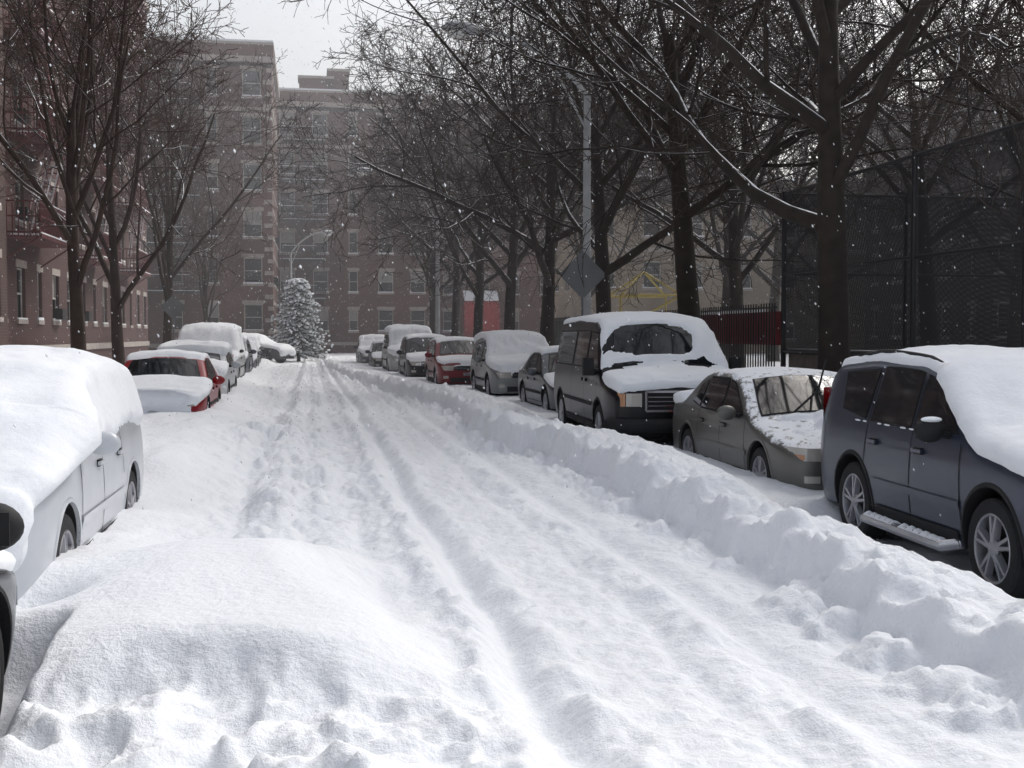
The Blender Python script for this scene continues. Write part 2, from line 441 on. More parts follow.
def build_car(name,c,loc,rz,paint,spec,snowf,snow_res=(110,18),scale=1):
    paint,paint2=paint
    E=empty(name,loc,rz); E.scale=(scale,)*3
    rw=spec.get('rw',.34); wf,wr=spec['wheels']; n=spec.get('n',46)
    rows=c.surf(n)
    mb=MB(); m=len(rows[0])
    for r in rows:
        for p in r: mb.v.append(p)
    nrw=len(rows)
    for i in range(nrw-1):
        for j in range(m):
            j2=(j+1)%m
            mb.f.append((i*m+j,(i+1)*m+j,(i+1)*m+j2,i*m+j2)); mb.m.append(0)
    me=bpy.data.meshes.new('tmp'); me.from_pydata(mb.v,[],mb.f)
    import bmesh
    bm=bmesh.new(); bm.from_mesh(me); bmesh.ops.remove_doubles(bm,verts=bm.verts,dist=.0005)
    bmesh.ops.recalc_face_normals(bm,faces=bm.faces)
    for mt in (paint,DARK): me.materials.append(mt)
    bm.to_mesh(me); bm.free()
    body=bpy.data.objects.new('tmpbody',me); link(body)
    cut=MB()
    for wy in (wf,wr):
        for sd in(-1,1):
            ra=rw+spec.get('gap',.055)
            pts=[(sd*(c.hw-.34),wy,rw+.02),(sd*(c.hw+.3),wy,rw+.02)]
            cut.tube(pts,[ra,ra],40,1)
    co=cut.build('tmpcut',[paint,DARK])
    bm=bmesh.new(); bm.from_mesh(co.data); bmesh.ops.recalc_face_normals(bm,faces=bm.faces); bm.to_mesh(co.data); bm.free()
    md=body.modifiers.new('b','BOOLEAN'); md.object=co; md.operation='DIFFERENCE'; md.solver='EXACT'
    dg=bpy.context.evaluated_depsgraph_get(); dg.update()
    me2=bpy.data.meshes.new_from_object(body.evaluated_get(dg))
    bpy.data.objects.remove(body); bpy.data.objects.remove(co)
    me2.polygons.foreach_set('use_smooth',[True]*len(me2.polygons)); me2.set_sharp_from_angle(angle=R(38))
    me2.name='body'
    link(bpy.data.objects.new('body',me2),E)
    # panels: 0 glass 1 seam 2 dark 3 chrome 4 headlight 5 amber 6 red 7 paint(clean) 8 snow
    g=MB()
    lipm=spec.get('lip',2)
    for sd in(-1,1):
        for q in spec['win']:
            cy=sum(p[0] for p in q)/4; cz=sum(p[1] for p in q)/4
            side_quad(g,c,[(p[0]+(.02 if p[0]>cy else -.02),p[1]+(.018 if p[1]>cz else -.018)) for p in q],sd,1,.004)
            side_quad(g,c,q,sd,0,.009)
        for (y0,z0,y1,z1) in spec['seams']:
            wd=.006
            if abs(y1-y0)<abs(z1-z0): q=[(y0-wd,z0),(y0+wd,z0),(y1+wd,z1),(y1-wd,z1)]
            else: q=[(y0,z0-wd),(y1,z1-wd),(y1,z1+wd),(y0,z0+wd)]
            side_quad(g,c,q,sd,1,.003,8,8,False)
        for hy in spec['handles']:
            hz=c.belt-.12; x=c.side_x(hy,hz)
            g.box((sd*(x+.022),hy,hz),(.022,.17,.028),7); g.box((sd*(x+.008),hy,hz),(.02,.12,.05),2)
        if spec.get('clad'):
            side_quad(g,c,[(wf+rw+.12,c.sill+.005),(wr-rw-.12,c.sill+.005),(wr-rw-.12,c.sill+.12),(wf+rw+.12,c.sill+.12)],sd,2,.014,8,3,False)
        if spec.get('strip'):
            z=spec['strip']; side_quad(g,c,[(wf+rw+.08,z-.03),(wr-rw-.08,z-.03),(wr-rw-.08,z+.03),(wf+rw+.08,z+.03)],sd,spec.get('stripm',2),.013,8,2,False)
        for wy in(wf,wr):
            ra=rw+spec.get('gap',.055)
            P=[]
            for rr,of in((ra-.002,-.02),(ra+.0,.008),(ra+.022,.009),(ra+.034,.0)):
                row=[]
                for k in range(25):
                    a=math.pi*(k/24*1.16-.08); yy=wy+rr*math.cos(a); zz=rw+.02+rr*math.sin(a)
                    zz=max(zz,c.sill)
                    row.append((sd*(c.side_x(yy,zz)+of),yy,zz))
                P.append(row)
            g.grid(P,lipm)
        my=spec['mirror'][0]; mz=spec['mirror'][1]; mx=c.side_x(my,mz)
        mc=spec.get('mirc',7)
        s_=spec.get('msc',1)
        g.tube([(sd*(mx-.02),my+.02,mz-.02),(sd*(mx+.10),my,mz)],[.03,.025],8,2)
        g.ell((sd*(mx+.17*s_),my,mz+.02),(.115*s_,.065*s_,.085*s_),mc,16,12)
        g.box((sd*(mx+.17*s_),my+.052*s_,mz+.02),(.16*s_,.01,.11*s_),2)
    for (y0,y1,f0,f1) in spec['top']:
        top_quad(g,c,y0,y1,f0+.03,f1+.03,1,.006); top_quad(g,c,y0+.02,y1-.02,f0,f1,0,.012)
    for sd in(-1,1):
        for (x0,z0,x1,z1,mt) in spec['front']:
            end_quad(g,c,[(sd*x0,z0),(sd*x1,z0),(sd*x1,z1),(sd*x0,z1)],mt,.012)
    for (x0,z0,x1,z1,mt,of) in spec['frontc']:
        end_quad(g,c,[(x0,z0),(x1,z0),(x1,z1),(x0,z1)],mt,of)
    for sd in(-1,1):
        for (x0,z0,x1,z1,mt) in spec['rear']:
            end_quad(g,c,[(sd*x0,z0),(sd*x1,z0),(sd*x1,z1),(sd*x0,z1)],mt,.012,True)
    end_quad(g,c,[(-.16,.72),(.16,.72),(.16,.86),(-.16,.86)],3,.014,True)
    if spec.get('extra'): spec['extra'](g,c)
    g.build('trim',[GLASSC,SEAM,DARK,CHROME,LIGHTG,AMBER,REDL,paint2,CSNOW],E,True,35)
    w=MB()
    for wy in (wf,wr):
        for sd in(-1,1):
            wheel(w,sd*(c.hw-.125),wy,rw,rw,.22,sd,0,1,2,spec.get('spokes',5))
    w.build('wheels',[TIRE,ALLOY,DARK],E,True,35)
    if snowf:
        rows=np.array(c.surf(snow_res[0],ns=snow_res[1],ncn=7,ntp=16))
        du=np.gradient(rows,axis=0); dv=np.gradient(rows,axis=1)
        nn=np.cross(dv,du); ln=np.linalg.norm(nn,axis=-1,keepdims=True)+1e-9; nn/=ln
        cen=np.array([0,c.L/2,.7]); sgn=np.sign(((rows-cen)*nn).sum(-1).mean()); nn*=sgn
        X,Y,Z=rows[...,0],rows[...,1],rows[...,2]
        sd=int(abs(loc[1])*7)+3
        nz=nn[...,2]; 
        n1=fbm(X*2.2,Y*2.2,Z*2.2,seed=sd); n2=fbm(X*7,Y*7,Z*7,seed=sd+5,o=4)
        t=snowf(X,Y,Z,nn[...,0],nn[...,1],nz,n1,n2)
        t=np.clip(t,-.035,.5)
        P=rows+nn*t[...,None]
        P[...,2]+=np.clip(t,0,1)*.25*np.clip(nz,0,1)
        P[...,2]=np.maximum(P[...,2],.05)
        mxt=np.maximum(np.maximum(t[:-1,:-1],t[1:,:-1]),np.maximum(t[:-1,1:],t[1:,1:]))
        s=MB(); s.grid(P.tolist(),0,(mxt>-.012).tolist())
        s.build('snow_cover',[CSNOW],E,True,180)
    return E

def paintm(name,col,metal=.5,dust=1.2,rough=.32,nscale=3.5,amp=1.3,coat=.35):
    return (snowy(name,col,dust,.25,amp,nscale,rough,var=.04,metal=metal,coat=coat,bump=.15),simple(name+'_clean',col,rough,metal=metal,var=.04,coat=coat,spec=.3))

def suvspec(**k):
    d=dict(wheels=(.92,3.54),rw=.345,
     win=[[(1.45,1.10),(2.13,1.08),(2.13,1.50),(1.98,1.48)],[(2.22,1.08),(2.98,1.09),(2.93,1.52),(2.22,1.52)],[(3.10,1.10),(3.62,1.16),(3.72,1.45),(3.04,1.50)]],
     seams=[(1.33,.35,1.38,1.02),(2.17,.33,2.17,1.5),(3.05,.72,3.0,1.5),(1.33,.36,2.95,.36),(2.17,.6,2.17,.35)],
     handles=[2.02,2.86],mirror=(1.56,1.08),clad=True,strip=.58,
     top=[(1.22,1.90,.95,.93),(4.12,4.40,.9,.95)],
     front=[(.45,.66,.80,.80,4),(.6,.42,.75,.5,4)],
     frontc=[(-.42,.66,.42,.80,2,.012),(-.42,.725,.42,.74,3,.02),(-.55,.32,.55,.45,2,.012),(-.16,.5,.16,.6,3,.02)],
     rear=[(.55,.95,.80,1.3,6)],extra=None)
    d.update(k); return d
def suvcar(L=4.5,W=1.82,H=1.66):
    s=H/1.66
    return Car(L,W,[(0,.78),(.1,.92),(.35,1.0),(1.15,1.10),(1.92,1.56*s),(2.3,1.63*s),(3.2,1.66*s),(4.0,1.60*s),(4.2,1.50*s),(4.42,1.08),(4.5,.85)],1.03)
def sedspec(**k):
    d=dict(wheels=(.86,3.46),rw=.31,
     win=[[(1.42,.93),(2.12,.92),(2.12,1.29),(1.92,1.25)],[(2.2,.92),(2.95,.94),(2.85,1.30),(2.2,1.30)],[(3.02,.95),(3.32,1.0),(3.16,1.18),(2.94,1.27)]],
     seams=[(1.3,.33,1.32,.9),(2.16,.32,2.16,1.29),(3.02,.62,2.98,1.2),(1.3,.33,2.9,.33)],
     handles=[2.02,2.84],mirror=(1.5,.93),strip=.52,
     top=[(1.18,1.82,.95,.92),(3.2,3.74,.9,.95)],
     front=[(.42,.56,.84,.69,4),(.70,.57,.86,.62,5),(.55,.34,.7,.41,4)],
     frontc=[(-.36,.57,.36,.67,2,.012),(-.36,.615,.36,.63,3,.02),(-.5,.3,.5,.4,2,.012),(-.16,.43,.16,.54,3,.02)],
     rear=[(.5,.7,.82,.86,6)],extra=None)
    d.update(k); return d
def sedcar():
    return Car(4.4,1.72,[(0,.66),(.1,.73),(.3,.78),(1.12,.93),(1.82,1.36),(2.2,1.43),(2.9,1.43),(3.2,1.37),(3.74,1.04),(4.25,1.0),(4.36,.92),(4.4,.75)],.90,sill=.24,tumble=.17,rc=.10)

# --- snow styles
def s_full(X,Y,Z,nx,ny,nz,n1,n2):
    t=.10*ss(.25,.7,nz)+.05*n1*ss(.2,.6,nz)+.01*n2
    fr=ss(-.3,-.7,ny)*ss(.35,.6,Z); 
    upside=ss(.95,1.1,Z)*ss(-.2,.2,n1+.25)
    t=np.maximum(t,.10*fr+.02*n1-.02*(1-fr))
    t=np.maximum(t,.035*upside+.01*n2-.02*(1-upside))
    return np.where((nz<.3)&(fr<.3)&(upside<.3),-.03,t)
def s_roofhood(th=.08,side=0.0,ws=True,wy=(1.15,1.95),hood=1.0):
    def f(X,Y,Z,nx,ny,nz,n1,n2):
        m=ss(.45,.85,nz+.25*n1)
        t=-.03+(th+.03)*m+.45*th*n1*m+.008*n2
        t=t+(hood-1)*th*m*(1-ss(wy[0]-.2,wy[0],Y))
        if not ws:
            inw=ss(wy[0]-.05,wy[0]+.08,Y+.1*n1)*(1-ss(wy[1]-.1,wy[1]+.02,Y-.1*n1))
            t=t-(th+.06)*inw
        fr=ss(-.35,-.8,ny)*ss(.55,.75,Z)*ss(-.15,.25,n1)*(Y<.4)
        return np.maximum(t,-.03+.06*fr)
    return f

# blue-grey suv ---------------------------------------------------------
def suv_extra(g,c):
    for sd in(-1,1):
        pts=[];
        for k in range(13):
            y=2.0+k*.16; x=c.corner(y)[3]+.035
            z=float(c.ze(y))+.055*math.sin(math.pi*k/12)**.4+.0
            pts.append((sd*x,y,z))
        g.tube(pts,[.018]*13,8,2)
        x=c.hw+.06
        g.tube([(sd*(c.hw-.1),1.40,.30),(sd*x,1.46,.27),(sd*x,2.85,.27),(sd*(c.hw-.1),2.91,.30)],[.04,.045,.045,.04],8,3)
        for a,b in ((1.5,2.15),(2.28,2.82)):
            P=[[(sd*(x-.06+.10*i/4),a+(b-a)*j/30,.30+.02*math.sin(math.pi*i/4)*(1+.9*math.sin(j*1.7)*math.sin(j*.6))*(1 if 0<j<30 else 0)) for i in range(5)] for j in range(31)]
            g.grid(P,8)
        mx=c.side_x(1.56,1.08)
        g.ell((sd*(mx+.16),1.55,1.185),(.08,.05,.022),8)
    for k in range(14):
        y=1.6+k*.15
        if math.sin(k*1.9)>-.1: g.ell((-(c.side_x(y,1.065)+.006),y,1.062),(.009,.05+.03*math.sin(k*3.1),.008),8,8,6)
def s_blue(X,Y,Z,nx,ny,nz,n1,n2):
    hood=1-ss(1.9,2.1,Y)
    m=ss(.70,.95,nz+.10*n1)
    m=np.maximum(m,hood*ss(.25,.6,nz+.2*n1))
    t=-.03+.065*m+.03*n1*m+.01*n2+.05*m*hood
    return t
c=suvcar(L=4.3)
build_car('parked_suv',c,(5.74,6.90,-.16),R(-3),paintm('slate_blue_paint',(.044,.053,.080),.35,1.12,.3,6,1.5),suvspec(extra=suv_extra,wheels=(.92,3.30),stripm=7,mirc=2),s_blue,(150,22),1.06)

# grey sedan --------------------------------------------------------------
def sed_extra(g,c):
    g.tube([(-.35,1.14,.97),(-.12,1.02,1.22),(.05,1.22,1.55)],[.014,.014,.009],6,2)
    g.tube([(-.15,1.15,.98),(-.0,1.45,1.22)],[.012,.008],6,2)
def s_sed(X,Y,Z,nx,ny,nz,n1,n2):
    roof=ss(1.95,2.1,Y)*(1-ss(3.1,3.3,Y))*ss(.6,.9,nz)
    hood=(1-ss(1.05,1.2,Y))*ss(.5,.8,nz)*ss(-.25,.25,n1+.55*X+.05)
    tr=ss(3.7,3.85,Y)*ss(.5,.8,nz)
    return -.03+roof*(.025+.03*n1)+hood*(.10+.04*n2)+tr*.12+.008*n2
c=sedcar()
build_car('parked_sedan',c,(5.83,11.85,-.16),R(-1),paintm('dirty_silver_paint',(.135,.133,.122),.45,.62,.42,11,2.2),sedspec(extra=sed_extra,stripm=7,lip=7),s_sed,(130,20),1.05)

# van --------------------------------------------------------------------
vc=Car(5.5,2.02,[(0,1.02),(.06,1.10),(.3,1.15),(.85,1.24),(1.5,1.93),(1.8,2.05),(3.5,2.10),(5.2,2.07),(5.38,1.95),(5.46,1.3),(5.5,1.0)],1.18,sill=.34,tumble=.16,rc=.15,crown=.06,kf=.10,kr=.06)
def van_extra(g,c):
    y=-.10
    for z in(.70,.965): g.box((0,y,z),(1.06,.03,.03),3)
    for x in(-.53,.53): g.box((x,y,.83),(.03,.03,.26),3)
    for z in (.77,.83,.89): g.box((0,y+.005,z),(1.0,.02,.012),3)
    g.tube([(-.98,.16,.50),(-.9,-.06,.50),(-.5,-.13,.50),(.5,-.13,.50),(.9,-.06,.50),(.98,.16,.50)],[.10]*6,12,2)
    g.box((0,-.235,.5),(.32,.01,.15),3)
    for sd in (-1,1):
        g.box((sd*(c.hw+.10),1.15,1.28),(.16,.09,.26),2)
        g.beam((sd*(c.hw-.1),1.12,1.2),(sd*(c.hw+.06),1.15,1.25),.03,.03,2)
    g.tube([(-.3,.9,1.29),(-.05,1.12,1.5)],[.012,.01],6,2)
def s_van(X,Y,Z,nx,ny,nz,n1,n2):
    m=ss(.45,.85,nz+.15*n1)
    wsz=ss(.9,1.0,Y)*(1-ss(1.45,1.6,Y)); m=np.maximum(m,wsz*ss(.35,.6,nz))
    t=-.03+(.055+.03*n1)*m+.01*n2
    clear=1-ss(.75,1.1,np.sqrt(((X+.10)/.66)**2+((Y-1.27)/.22)**2)+.4*n1)
    t=t-.16*clear
    hood=1-ss(.7,.85,Y)
    t=t+.05*hood*m
    fr=ss(-.35,-.8,ny)*ss(.97,1.05,Z+.05*n1)*(Y<.4)
    return np.maximum(t,-.03+.07*fr)
vspec=dict(wheels=(.95,4.45),rw=.37,n=46,
 win=[[(1.12,1.28),(2.02,1.24),(2.02,1.78),(1.52,1.76)],[(2.18,1.26),(3.25,1.26),(3.25,1.80),(2.18,1.80)],[(3.4,1.26),(5.2,1.26),(5.12,1.80),(3.4,1.80)]],
 seams=[(1.05,.42,1.08,1.2),(2.1,.4,2.1,1.85),(3.33,.4,3.33,1.85),(1.05,.42,3.33,.42)],
 handles=[1.98,2.3],mirror=(1.2,1.2),strip=.72,msc=.6,mirc=2,clad=True,
 top=[(.92,1.50,.97,.94)],front=[(.58,.76,.80,.94,4),(.81,.76,.96,.94,5)],
 frontc=[(-.5,.70,.5,.96,2,.012)],rear=[(.82,.9,.95,1.3,6)],extra=van_extra,spokes=6)
build_car('parked_van',vc,(5.32,16.75,-.08),R(-3),paintm('van_paint',(.006,.006,.008),.0,1.35,.3,7,1.5,coat=.15),vspec,s_van,(140,20),1.05)

def far(name,kind,xside,yf,col,snow,side=1,dust=1.1,metal=.4,rz=0,H=1.66,z=.03):
    c=suvcar(H=H) if kind=='suv' else (sedcar() if kind=='sed' else Car(5.0,1.95,[(0,.95),(.1,1.05),(.8,1.2),(1.35,1.8),(1.7,1.95),(3.4,2.0),(4.8,1.95),(4.95,1.5),(5,.9)],1.1,sill=.3,rc=.14))
    sp=suvspec(n=34) if kind=='suv' else (sedspec(n=34) if kind=='sed' else dict(vspec,wheels=(.85,4.1),win=[[(1.0,1.2),(1.9,1.18),(1.9,1.68),(1.4,1.66)],[(2.05,1.18),(4.6,1.18),(4.55,1.7),(2.05,1.7)]],top=[(.86,1.35,.95,.93)],extra=None,n=34,seams=[],front=[(.5,.7,.85,.85,4)],frontc=[(-.45,.7,.45,.85,2,.012)],rear=[]))
    build_car(name,c,(xside+side*c.hw,yf,z),rz,paintm('paint_'+str(int(abs(yf)*10))+kind,col,metal,dust,.35,3,coat=.25),sp,snow,(70,12))
far('parked_sedan','sed',4.72,23.2,(.11,.12,.13),s_roofhood(.05,ws=False),dust=1.1)
far('parked_suv','suv',4.42,29.2,(.22,.23,.23),s_roofhood(.10),dust=1.15,H=1.75)
far('parked_suv','suv',3.75,35.6,(.17,.005,.012),s_roofhood(.02,ws=False),metal=.1,dust=1.45)
far('parked_suv','suv',3.3,41.6,(.012,.012,.015),s_roofhood(.03,ws=False),H=1.75,dust=1.4,metal=0)
far('parked_van','van',3.05,47.6,(.4,.4,.4),s_roofhood(.14),metal=.1)
far('parked_sedan','sed',2.75,54.2,(.04,.045,.05),s_roofhood(.05,ws=False),dust=1.3)
far('parked_suv','suv',2.4,60.0,(.08,.09,.10),s_roofhood(.08))
# left row
def s_white(X,Y,Z,nx,ny,nz,n1,n2):
    up=ss(.2,.6,nz)
    t=-.03+up*(.10+.05*n1)+.006*n2
    t=t+up*.22*np.exp(-((Y-1.15)/.5)**2)
    fr=ss(-.25,-.65,ny)*ss(.42,.62,Z+.10*n1)*(Y<.6)
    t=np.maximum(t,-.03+fr*(.16+.04*n1))
    hi=ss(1.0,1.12,Z+.10*n1+.05*n2)*ss(.15,.5,np.abs(nx))*ss(1.65,1.9,Y)
    t=np.maximum(t,-.03+hi*(.085+.03*n1))
    return t
c=suvcar(W=1.84)
build_car('parked_suv',c,(-2.48,7.2,-.10),R(-.8),paintm('white_paint',(.52,.54,.57),.0,1.1,.3,3,coat=.6),suvspec(extra=None,mirror=(1.45,1.08),stripm=7,lip=7,frontc=[(-.8,.28,.8,.47,2,.014)]),s_white,(150,22))
c=sedcar()
build_car('parked_sedan',c,(-2.19,6.14,-.02),math.pi,paintm('black_paint',(.008,.008,.010),.0,1.7,.25),sedspec(extra=None,mirror=(1.14,.99),msc=1.2,mirc=2),s_roofhood(.04))
def s_red(X,Y,Z,nx,ny,nz,n1,n2):
    t=s_roofhood(.05,ws=False,wy=(1.25,1.95))(X,Y,Z,nx,ny,nz,n1,n2)
    hood=(1-ss(1.1,1.3,Y))*ss(.3,.6,nz)
    fr=ss(-.3,-.7,ny)*ss(.3,.45,Z)*(Y<.5)*ss(.9,.3,X)
    return np.maximum(t,-.03+.15*hood+.10*fr+.03*n1)
far('parked_sedan','sed',-1.80,21.2,(.24,.007,.012),s_red,side=-1,metal=.0,dust=1.35,z=-.03)
far('parked_suv','suv',-1.85,27.4,(.5,.51,.53),s_roofhood(.14,ws=False),side=-1,H=1.5,metal=.0,z=-.05)
far('parked_van','van',-2.15,37.0,(.4,.4,.4),s_full,side=-1,metal=.1)
far('parked_suv','suv',-2.2,44.0,(.10,.11,.13),s_roofhood(.08,ws=False),side=-1,dust=1.25)
far('parked_sedan','sed',-2.25,51,(.1,.1,.12),s_full,side=-1)
far('parked_suv','suv',-2.4,57,(.2,.2,.22),s_full,side=-1)
far('parked_suv','suv',-2.2,70,(.05,.05,.06),s_full,side=1,rz=R(60),metal=.1,z=.1)

# ------------------------------------------------------------------ buildings
def facade(mb,o,u,n,width,st,fh,bays,ww,wh,sh,z0,rng,lint=True,skip=None):
    cw=width/bays
    o=Vector((o[0],o[1],0)); u=Vector((u[0],u[1],0)); n=Vector((n[0],n[1],0))
    def P(a,z,d=0): return o+u*a-n*d+Vector((0,0,z))
    def q(a0,a1,za,zb,d=0,mat=0): mb.add([P(a0,za,d),P(a1,za,d),P(a1,zb,d),P(a0,zb,d)],[(0,1,2,3)],mat)
    def bx(a0,a1,za,zb,d0,d1,mat):
        v=[P(a,z,d) for a in(a0,a1) for z in(za,zb) for d in(d0,d1)]
        mb.add(v,[(0,1,3,2),(4,6,7,5),(0,4,5,1),(2,3,7,6),(0,2,6,4),(1,5,7,3)],mat)
    q(0,width,-.5,z0)
    for k in range(st):
        for b in range(bays):
            a0=b*cw;a1=a0+cw; za=z0+k*fh; zb=za+fh
            w_=ww*(.6 if (b%4==2) else 1)
            o0=(a0+a1)/2-w_/2;o1=o0+w_;p0=za+sh;p1=p0+wh
            q(a0,o0,za,zb);q(o1,a1,za,zb);q(o0,o1,za,p0);q(o0,o1,p1,zb)
            D=.18
            mb.add([P(o0,p0),P(o0,p1),P(o0,p1,D),P(o0,p0,D)],[(0,1,2,3)],0)
            mb.add([P(o1,p0),P(o1,p1),P(o1,p1,D),P(o1,p0,D)],[(0,1,2,3)],0)
            mb.add([P(o0,p0),P(o1,p0),P(o1,p0,D),P(o0,p0,D)],[(0,1,2,3)],4)
            mb.add([P(o0,p1),P(o1,p1),P(o1,p1,D),P(o0,p1,D)],[(0,1,2,3)],0)
            pm=(p0+p1)/2
            q(o0,o1,p0,pm,D,1); q(o0,o1,pm,p1,D-.03,2 if rng.random()<.35 else 1)
            t=.06
            for (x0,x1,y0,y1) in((o0,o0+t,p0,p1),(o1-t,o1,p0,p1),(o0+t,o1-t,p1-t,p1),(o0+t,o1-t,pm-.03,pm+.03),(o0+t,o1-t,p0,p0+t)):
                bx(x0,x1,y0,y1,D-.07,D-.035,3)
            bx(o0-.08,o1+.08,p0-.14,p0-.002,-.06,.03,4)
            if rng.random()<.8: bx(o0-.05,o1+.05,p0+.001,p0+.05+.05*rng.random(),-.05,D-.08,5)
            if lint: bx(o0-.12,o1+.12,p1+.002,p1+.24,-.03,.05,4)
            if rng.random()<.2: bx(o0+.2,o1-.2,p0+.06,p0+.45,-.3,D-.1,7)
def hbox(mb,x0,x1,y0,y1,z0,z1,mat): mb.box(((x0+x1)/2,(y0+y1)/2,(z0+z1)/2),(x1-x0,y1-y0,z1-z0),mat)
def fire_escape(mb,o,u,n,w,levels,fh,z0,mi,si,dep=1.0):
    o=Vector((o[0],o[1],0));u=Vector((u[0],u[1],0));n=Vector((n[0],n[1],0)); Z=Vector((0,0,1))
    P=lambda a,d,z:o+u*a+n*d+Z*z
    for k in range(levels):
        z=z0+k*fh
        for i in range(12):
            d=.05+dep*i/11; mb.beam(P(0,d,z),P(w,d,z),.055,.05,mi)
        mb.box(P(w*.3,dep*.55,z+.06),(abs(u.x)*w*.5+abs(n.x)*dep*.8+.01,abs(u.y)*w*.5+abs(n.y)*dep*.8+.01,.07),si)
        for hz in(.12,.6,1.05):
            mb.beam(P(0,.02,z+hz),P(0,dep+.05,z+hz),.05,.05,mi);mb.beam(P(w,.02,z+hz),P(w,dep+.05,z+hz),.05,.05,mi);mb.beam(P(0,dep+.05,z+hz),P(w,dep+.05,z+hz),.05,.05,mi)
        mb.beam(P(0,dep+.05,z+1.09),P(w*.8,dep+.05,z+1.09),.06,.035,si)
        mb.beam(P(0,dep+.08,z+.02),P(w,dep+.08,z+.02),.05,.12,mi)
        mb.beam(P(0,dep+.08,z+.10),P(w,dep+.08,z+.10),.07,.04,si)
        nb=int(w/.18)
        for i in range(nb+1): mb.beam(P(w*i/nb,dep+.05,z),P(w*i/nb,dep+.05,z+1.0),.03,.03,mi)
        for i in range(6):
            for a in(0,w): mb.beam(P(a,dep*i/6+.1,z),P(a,dep*i/6+.1,z+1.0),.03,.03,mi)
        for a in(0.1,w-.1): mb.beam(P(a,.02,z-.7),P(a,dep,z-.02),.05,.05,mi)
        if k<levels-1:
            a0,a1=(w*.2,w*.85) if k%2==0 else (w*.85,w*.2)
            for d in(dep*.55,dep*.95):
                mb.beam(P(a0,d,z),P(a1,d,z+fh),.06,.16,mi)
                mb.beam(P(a0,d,z+.85),P(a1,d,z+fh+.85),.04,.04,mi)
            for i in range(1,12):
                t=i/12; a=a0+(a1-a0)*t
                mb.beam(P(a,dep*.55,z+fh*t),P(a,dep*.95,z+fh*t),.16,.04,mi if i%2 else si)
BLKIRON=snowy('black_fire_escape_mat',(.015,.015,.017),.6,.2,.4,2,.6)
BM=[BRICK,GLASSW,BLIND,FRAME,STONE,CSNOW,IRON,DARK]
BF=[BRICKF,GLASSW,BLIND,FRAME,STONE,CSNOW,BLKIRON,DARK]
rng=random.Random(5)
def building(x0,x1,y0,y1,st,fh,z0,faces,bw=2.7,fe=(),lint=True,quoin=False,blocks=()):
    mb=MB(); H=z0+st*fh
    for f in 'SNEW':
        if f=='S': o,u,n,w=(x0,y0),(1,0),(0,-1),x1-x0
        if f=='N': o,u,n,w=(x0,y1),(1,0),(0,1),x1-x0
        if f=='E': o,u,n,w=(x1,y0),(0,1),(1,0),y1-y0
        if f=='W': o,u,n,w=(x0,y0),(0,1),(-1,0),y1-y0
        if f in faces: facade(mb,o,u,n,w,st,fh,max(1,round(w/bw)),1.15,1.65,.85,z0,rng,lint)
        else:
            a=Vector((o[0],o[1],-.5)); b=a+Vector((u[0],u[1],0))*w
            mb.add([a,b,b+Vector((0,0,H+.5)),a+Vector((0,0,H+.5))],[(0,1,2,3)],0)
    hbox(mb,x0,x1,y0,y1,H-.3,H-.02,7)
    p=.25
    for (a,b,c_,d) in((x0-p,x1+p,y0-p,y0+.3),(x0-p,x1+p,y1-.3,y1+p),(x0-p,x0+.3,y0+.302,y1-.302),(x1-.3,x1+p,y0+.302,y1-.302)):
        hbox(mb,a,b,c_,d,H,H+.35,4); hbox(mb,a+.12,b-.12,c_+.12,d-.12 if d-c_>.3 else d,H+.352,H+1.1,0); hbox(mb,a+.08,b-.08,c_+.08,d-.06,H+1.102,H+1.25,4); hbox(mb,a+.1,b-.1,c_+.1,d-.08,H+1.252,H+1.38,5)
    for f in faces:
        for z in (z0-.25,z0+(st-1)*fh-.1):
            if f=='S': hbox(mb,x0,x1,y0-.07,y0-.002,z,z+.25,4)
            if f=='E': hbox(mb,x1+.002,x1+.07,y0,y1,z,z+.25,4)
    if quoin:
        k=0
        z=.3
        while z<H-.4:
            wd=.5 if k%2 else .3
            for sx,sg in((x0,1),(x1,-1)):
                xa=sx; xb=sx+sg*wd
                hbox(mb,min(xa,xb),max(xa,xb),y0-.05,y0-.002,z,z+.26,4)
                if 'E' in faces and sg==-1: hbox(mb,x1+.002,x1+.05,y0,y0+wd,z,z+.26,4)
            z+=.75;k+=1
    for (t,wd,hh) in blocks:
        xc=x0+(x1-x0)*t; hbox(mb,xc-wd,xc+wd,y0+2,y0+4,H,H+hh,0); hbox(mb,xc-wd-.1,xc+wd+.1,y0+1.9,y0+4.1,H+hh+.002,H+hh+.2,4)
    for (o,u,n,w) in fe: fire_escape(mb,o,u,n,w,st-1,fh,z0+fh+.25,6,5)
    return mb
building(-24,-8.5,12,36.2,6,3.1,1.4,'E').build('brick_apartment_building',[BRICK2]+BM[1:])
building(-24,-9.1,36.6,71,6,3.1,1.4,'ES',fe=[((-9.1,38.4),(0,1),(1,0),5.0),((-9.1,49.5),(0,1),(1,0),4.6),((-9.1,59),(0,1),(1,0),4.6)]).build('brick_apartment_building',BM)
building(-22,-2.3,78,90,6,2.95,1.2,'SE',bw=2.35,quoin=True,fe=[((-9.9,78),(1,0),(0,-1),3.2)]).build('brick_apartment_building',BF)
building(-2.9,9.6,94,110,6,3.0,1.2,'SE',bw=2.5,quoin=True,fe=[((-2.0,94),(1,0),(0,-1),3.2)],blocks=((.28,1.3,2.6),(.42,.8,3.2))).build('brick_apartment_building',BF)
building(9.9,34,97,112,6,3.0,1.2,'SW',bw=2.6).build('brick_apartment_building',BF)
aw=MB()
RED=simple('awning_red_mat',(.35,.02,.02),.7)
P=[]
for i in range(9):
    a=math.pi/2*i/8; P.append([(x,96.9-1.8*math.cos(a),2.2+3.0*math.sin(a)) for x in(12.2,13.1,14.0,15.0)])
